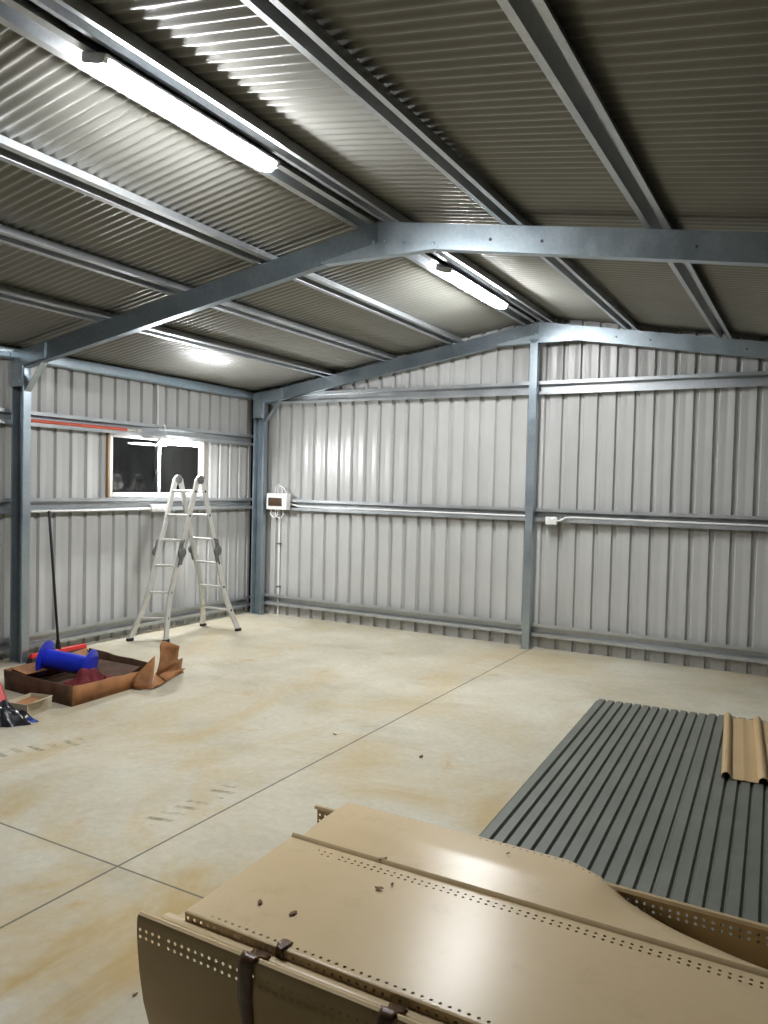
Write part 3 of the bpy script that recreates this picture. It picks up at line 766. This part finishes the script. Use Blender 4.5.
# second top panel, sagging into the trough on the right
f, ls = polypath([(2.142, ZA-.01), (2.30, ZA+.004), (2.436, ZA+.002), (2.462, ZA+.001)])
brk = [(ls[0], ls[1], 'p', 6), (ls[1], ls[2], 'p', 5), (ls[2], ls[2]+HP, 'h', 1), (ls[2]+HP, ls[3], 'p', 1)]
LT = ls[3]
def sag(x, y, z, v):
    k = v/LT
    d = .40*max(0, min(.75, x+.55))**1.05*k**1.3
    dy = -.095*min(1, max(0, (x+.66)/.2))*k**2
    return (x, y+dy, z-d+.002*math.sin(3*x)*k)
o = perforated(-1.50, XE, f, rows_from(brk), sag).build('folded_steel_sheet', M['beige'], recalc=False, angle=40)
tag(o, 'beige steel panel behind the nearest one, sagging down into the trough at right', 'metal panel')

# brown tape bands over the front rim
def tape(x, w, label, hang):
    m = MB(); pts = [(1.585, .4385), (1.56, .4395), (1.547, .449), (1.540, .4545), (1.531, .457), (1.520, .4545), (1.5155, .441), (1.516, ZT-.10), (1.517, ZT-.16), (1.530, .20), (1.572, .10)][:hang]
    vs = []
    for i, (y, z) in enumerate(pts):
        for k in range(5):
            u = k/4-.5
            vs.append((x+w*u*(1-.02*i)+.004*math.sin(i*1.7), y-.0015-.002*math.sin(3.1*(u+.5))-(.004 if 7 < i else 0)*math.cos(5*u), z+.001*math.sin(i+3*u)))
    fs = [(5*i+j, 5*i+j+1, 5*i+6+j, 5*i+5+j) for i in range(len(pts)-1) for j in range(4)]
    m.add(vs, fs, True); o = m.build('tape_strip', M['tape'], solid=.0012, angle=60)
    return tag(o, label, 'tape')
tape(-1.215, .055, 'brown tape band over the front rim of the trough near its left end', 11)
tape(-.815, .045, 'brown tape band over the front rim at the bottom edge of the picture', 11)
m = MB(); vs = []
for i, (y, z) in enumerate([(1.584, ZA-.034), (1.587, ZA+.0022), (1.602, ZA+.0035), (1.625, ZA+.0028)]):
    for k in range(4): vs.append((-1.165+.03*(k/3-.5)+.003*math.sin(i*2+k), y+.002*math.sin(k*2), z))
m.add(vs, [(4*i+j, 4*i+j+1, 4*i+5+j, 4*i+4+j) for i in range(3) for j in range(3)], True)
tag(m.build('tape_strip', M['tape'], solid=.002, angle=60), 'torn scrap of brown tape on the front lip of the nearest panel', 'tape')

# dry leaves and bits of dirt
def leaf(px, py, z, s, label, curl=.5):
    p = at(px, py, 2, z); rnd = random.Random(px*7+py); a = rnd.uniform(0, 6.28); m = MB(); n = 8; vs = []
    for i in range(n+1):
        u = i/n*2-1; w = (1-u*u)**.7*(.42+.15*rnd.random())
        for k in (-1, 0, 1):
            x, y = u*s, k*w*s
            vs.append(p+Vector((x*math.cos(a)-y*math.sin(a), x*math.sin(a)+y*math.cos(a), .002+curl*s*(abs(k)*.5*(.6+.4*math.sin(3*u))+.3*u*u))))
    m.add(vs, [(3*i+j, 3*i+3+j, 3*i+4+j, 3*i+1+j) for i in range(n) for j in (0, 1)], True)
    tag(m.build('dry_leaf', M['leaf'], solid=.0012, angle=80), label, 'leaf', 'dry leaf scraps')
leaf(383, 860, ZA+.004, .016, 'curled brown leaf scrap on the second beige panel beside its seam')
leaf(379, 889, ZA+.001, .014, 'dark leaf scrap below the seam on the nearest beige panel')
leaf(260, 903, ZA, .013, 'brown leaf scrap near the left front edge of the nearest panel', .4)
leaf(293, 914, ZA, .015, 'thin twig-like leaf scrap by the left front edge of the nearest panel', .2)
leaf(392, 885, ZA+.001, .008, 'tiny dark crumb right of the leaf below the seam')
leaf(421, 757, .001, .022, 'small brown leaf scrap alone on the concrete floor left of the grey sheets')
leaf(335, 735, .001, .018, 'pale brown leaf scrap on the open middle of the concrete floor')
leaf(135, 995, .001, .010, 'dark leaf scrap on the floor just left of the trough')
leaf(508, 854, ZA+.006, .008, 'orange crumb on the far edge of the second beige panel')

# ------------------------------------------------------------------ world, camera, output look
wd = bpy.data.worlds.new('night'); SC.world = wd; wd.use_nodes = True
wd.node_tree.nodes['Background'].inputs[0].default_value = (.0008, .001, .0015, 1)
wd.node_tree.nodes['Background'].inputs[1].default_value = 1.
cam = bpy.data.cameras.new('camera'); co = bpy.data.objects.new('camera', cam); C.objects.link(co)
cam.sensor_fit = 'HORIZONTAL'; cam.sensor_width = 36.; cam.lens = F*36/768; cam.clip_start = .02
mw = Matrix.Identity(4)
for i in range(3):
    mw[i][0] = RT[i]; mw[i][1] = UP[i]; mw[i][2] = -FW[i]
mw.translation = EYEP
co.matrix_world = mw; SC.camera = co
vs = SC.view_settings
SC.display_settings.display_device = 'sRGB'
vs.view_transform = 'Standard'; vs.look = 'None'; vs.gamma = 1; vs.use_curve_mapping = False; vs.exposure = 1.42
SC.cycles.max_bounces = 8; SC.cycles.diffuse_bounces = 5; SC.cycles.glossy_bounces = 4; SC.cycles.transmission_bounces = 6
SC.cycles.sample_clamp_indirect = 6; SC.cycles.use_denoising = True
SC.cycles.caustics_reflective = False; SC.cycles.caustics_refractive = False
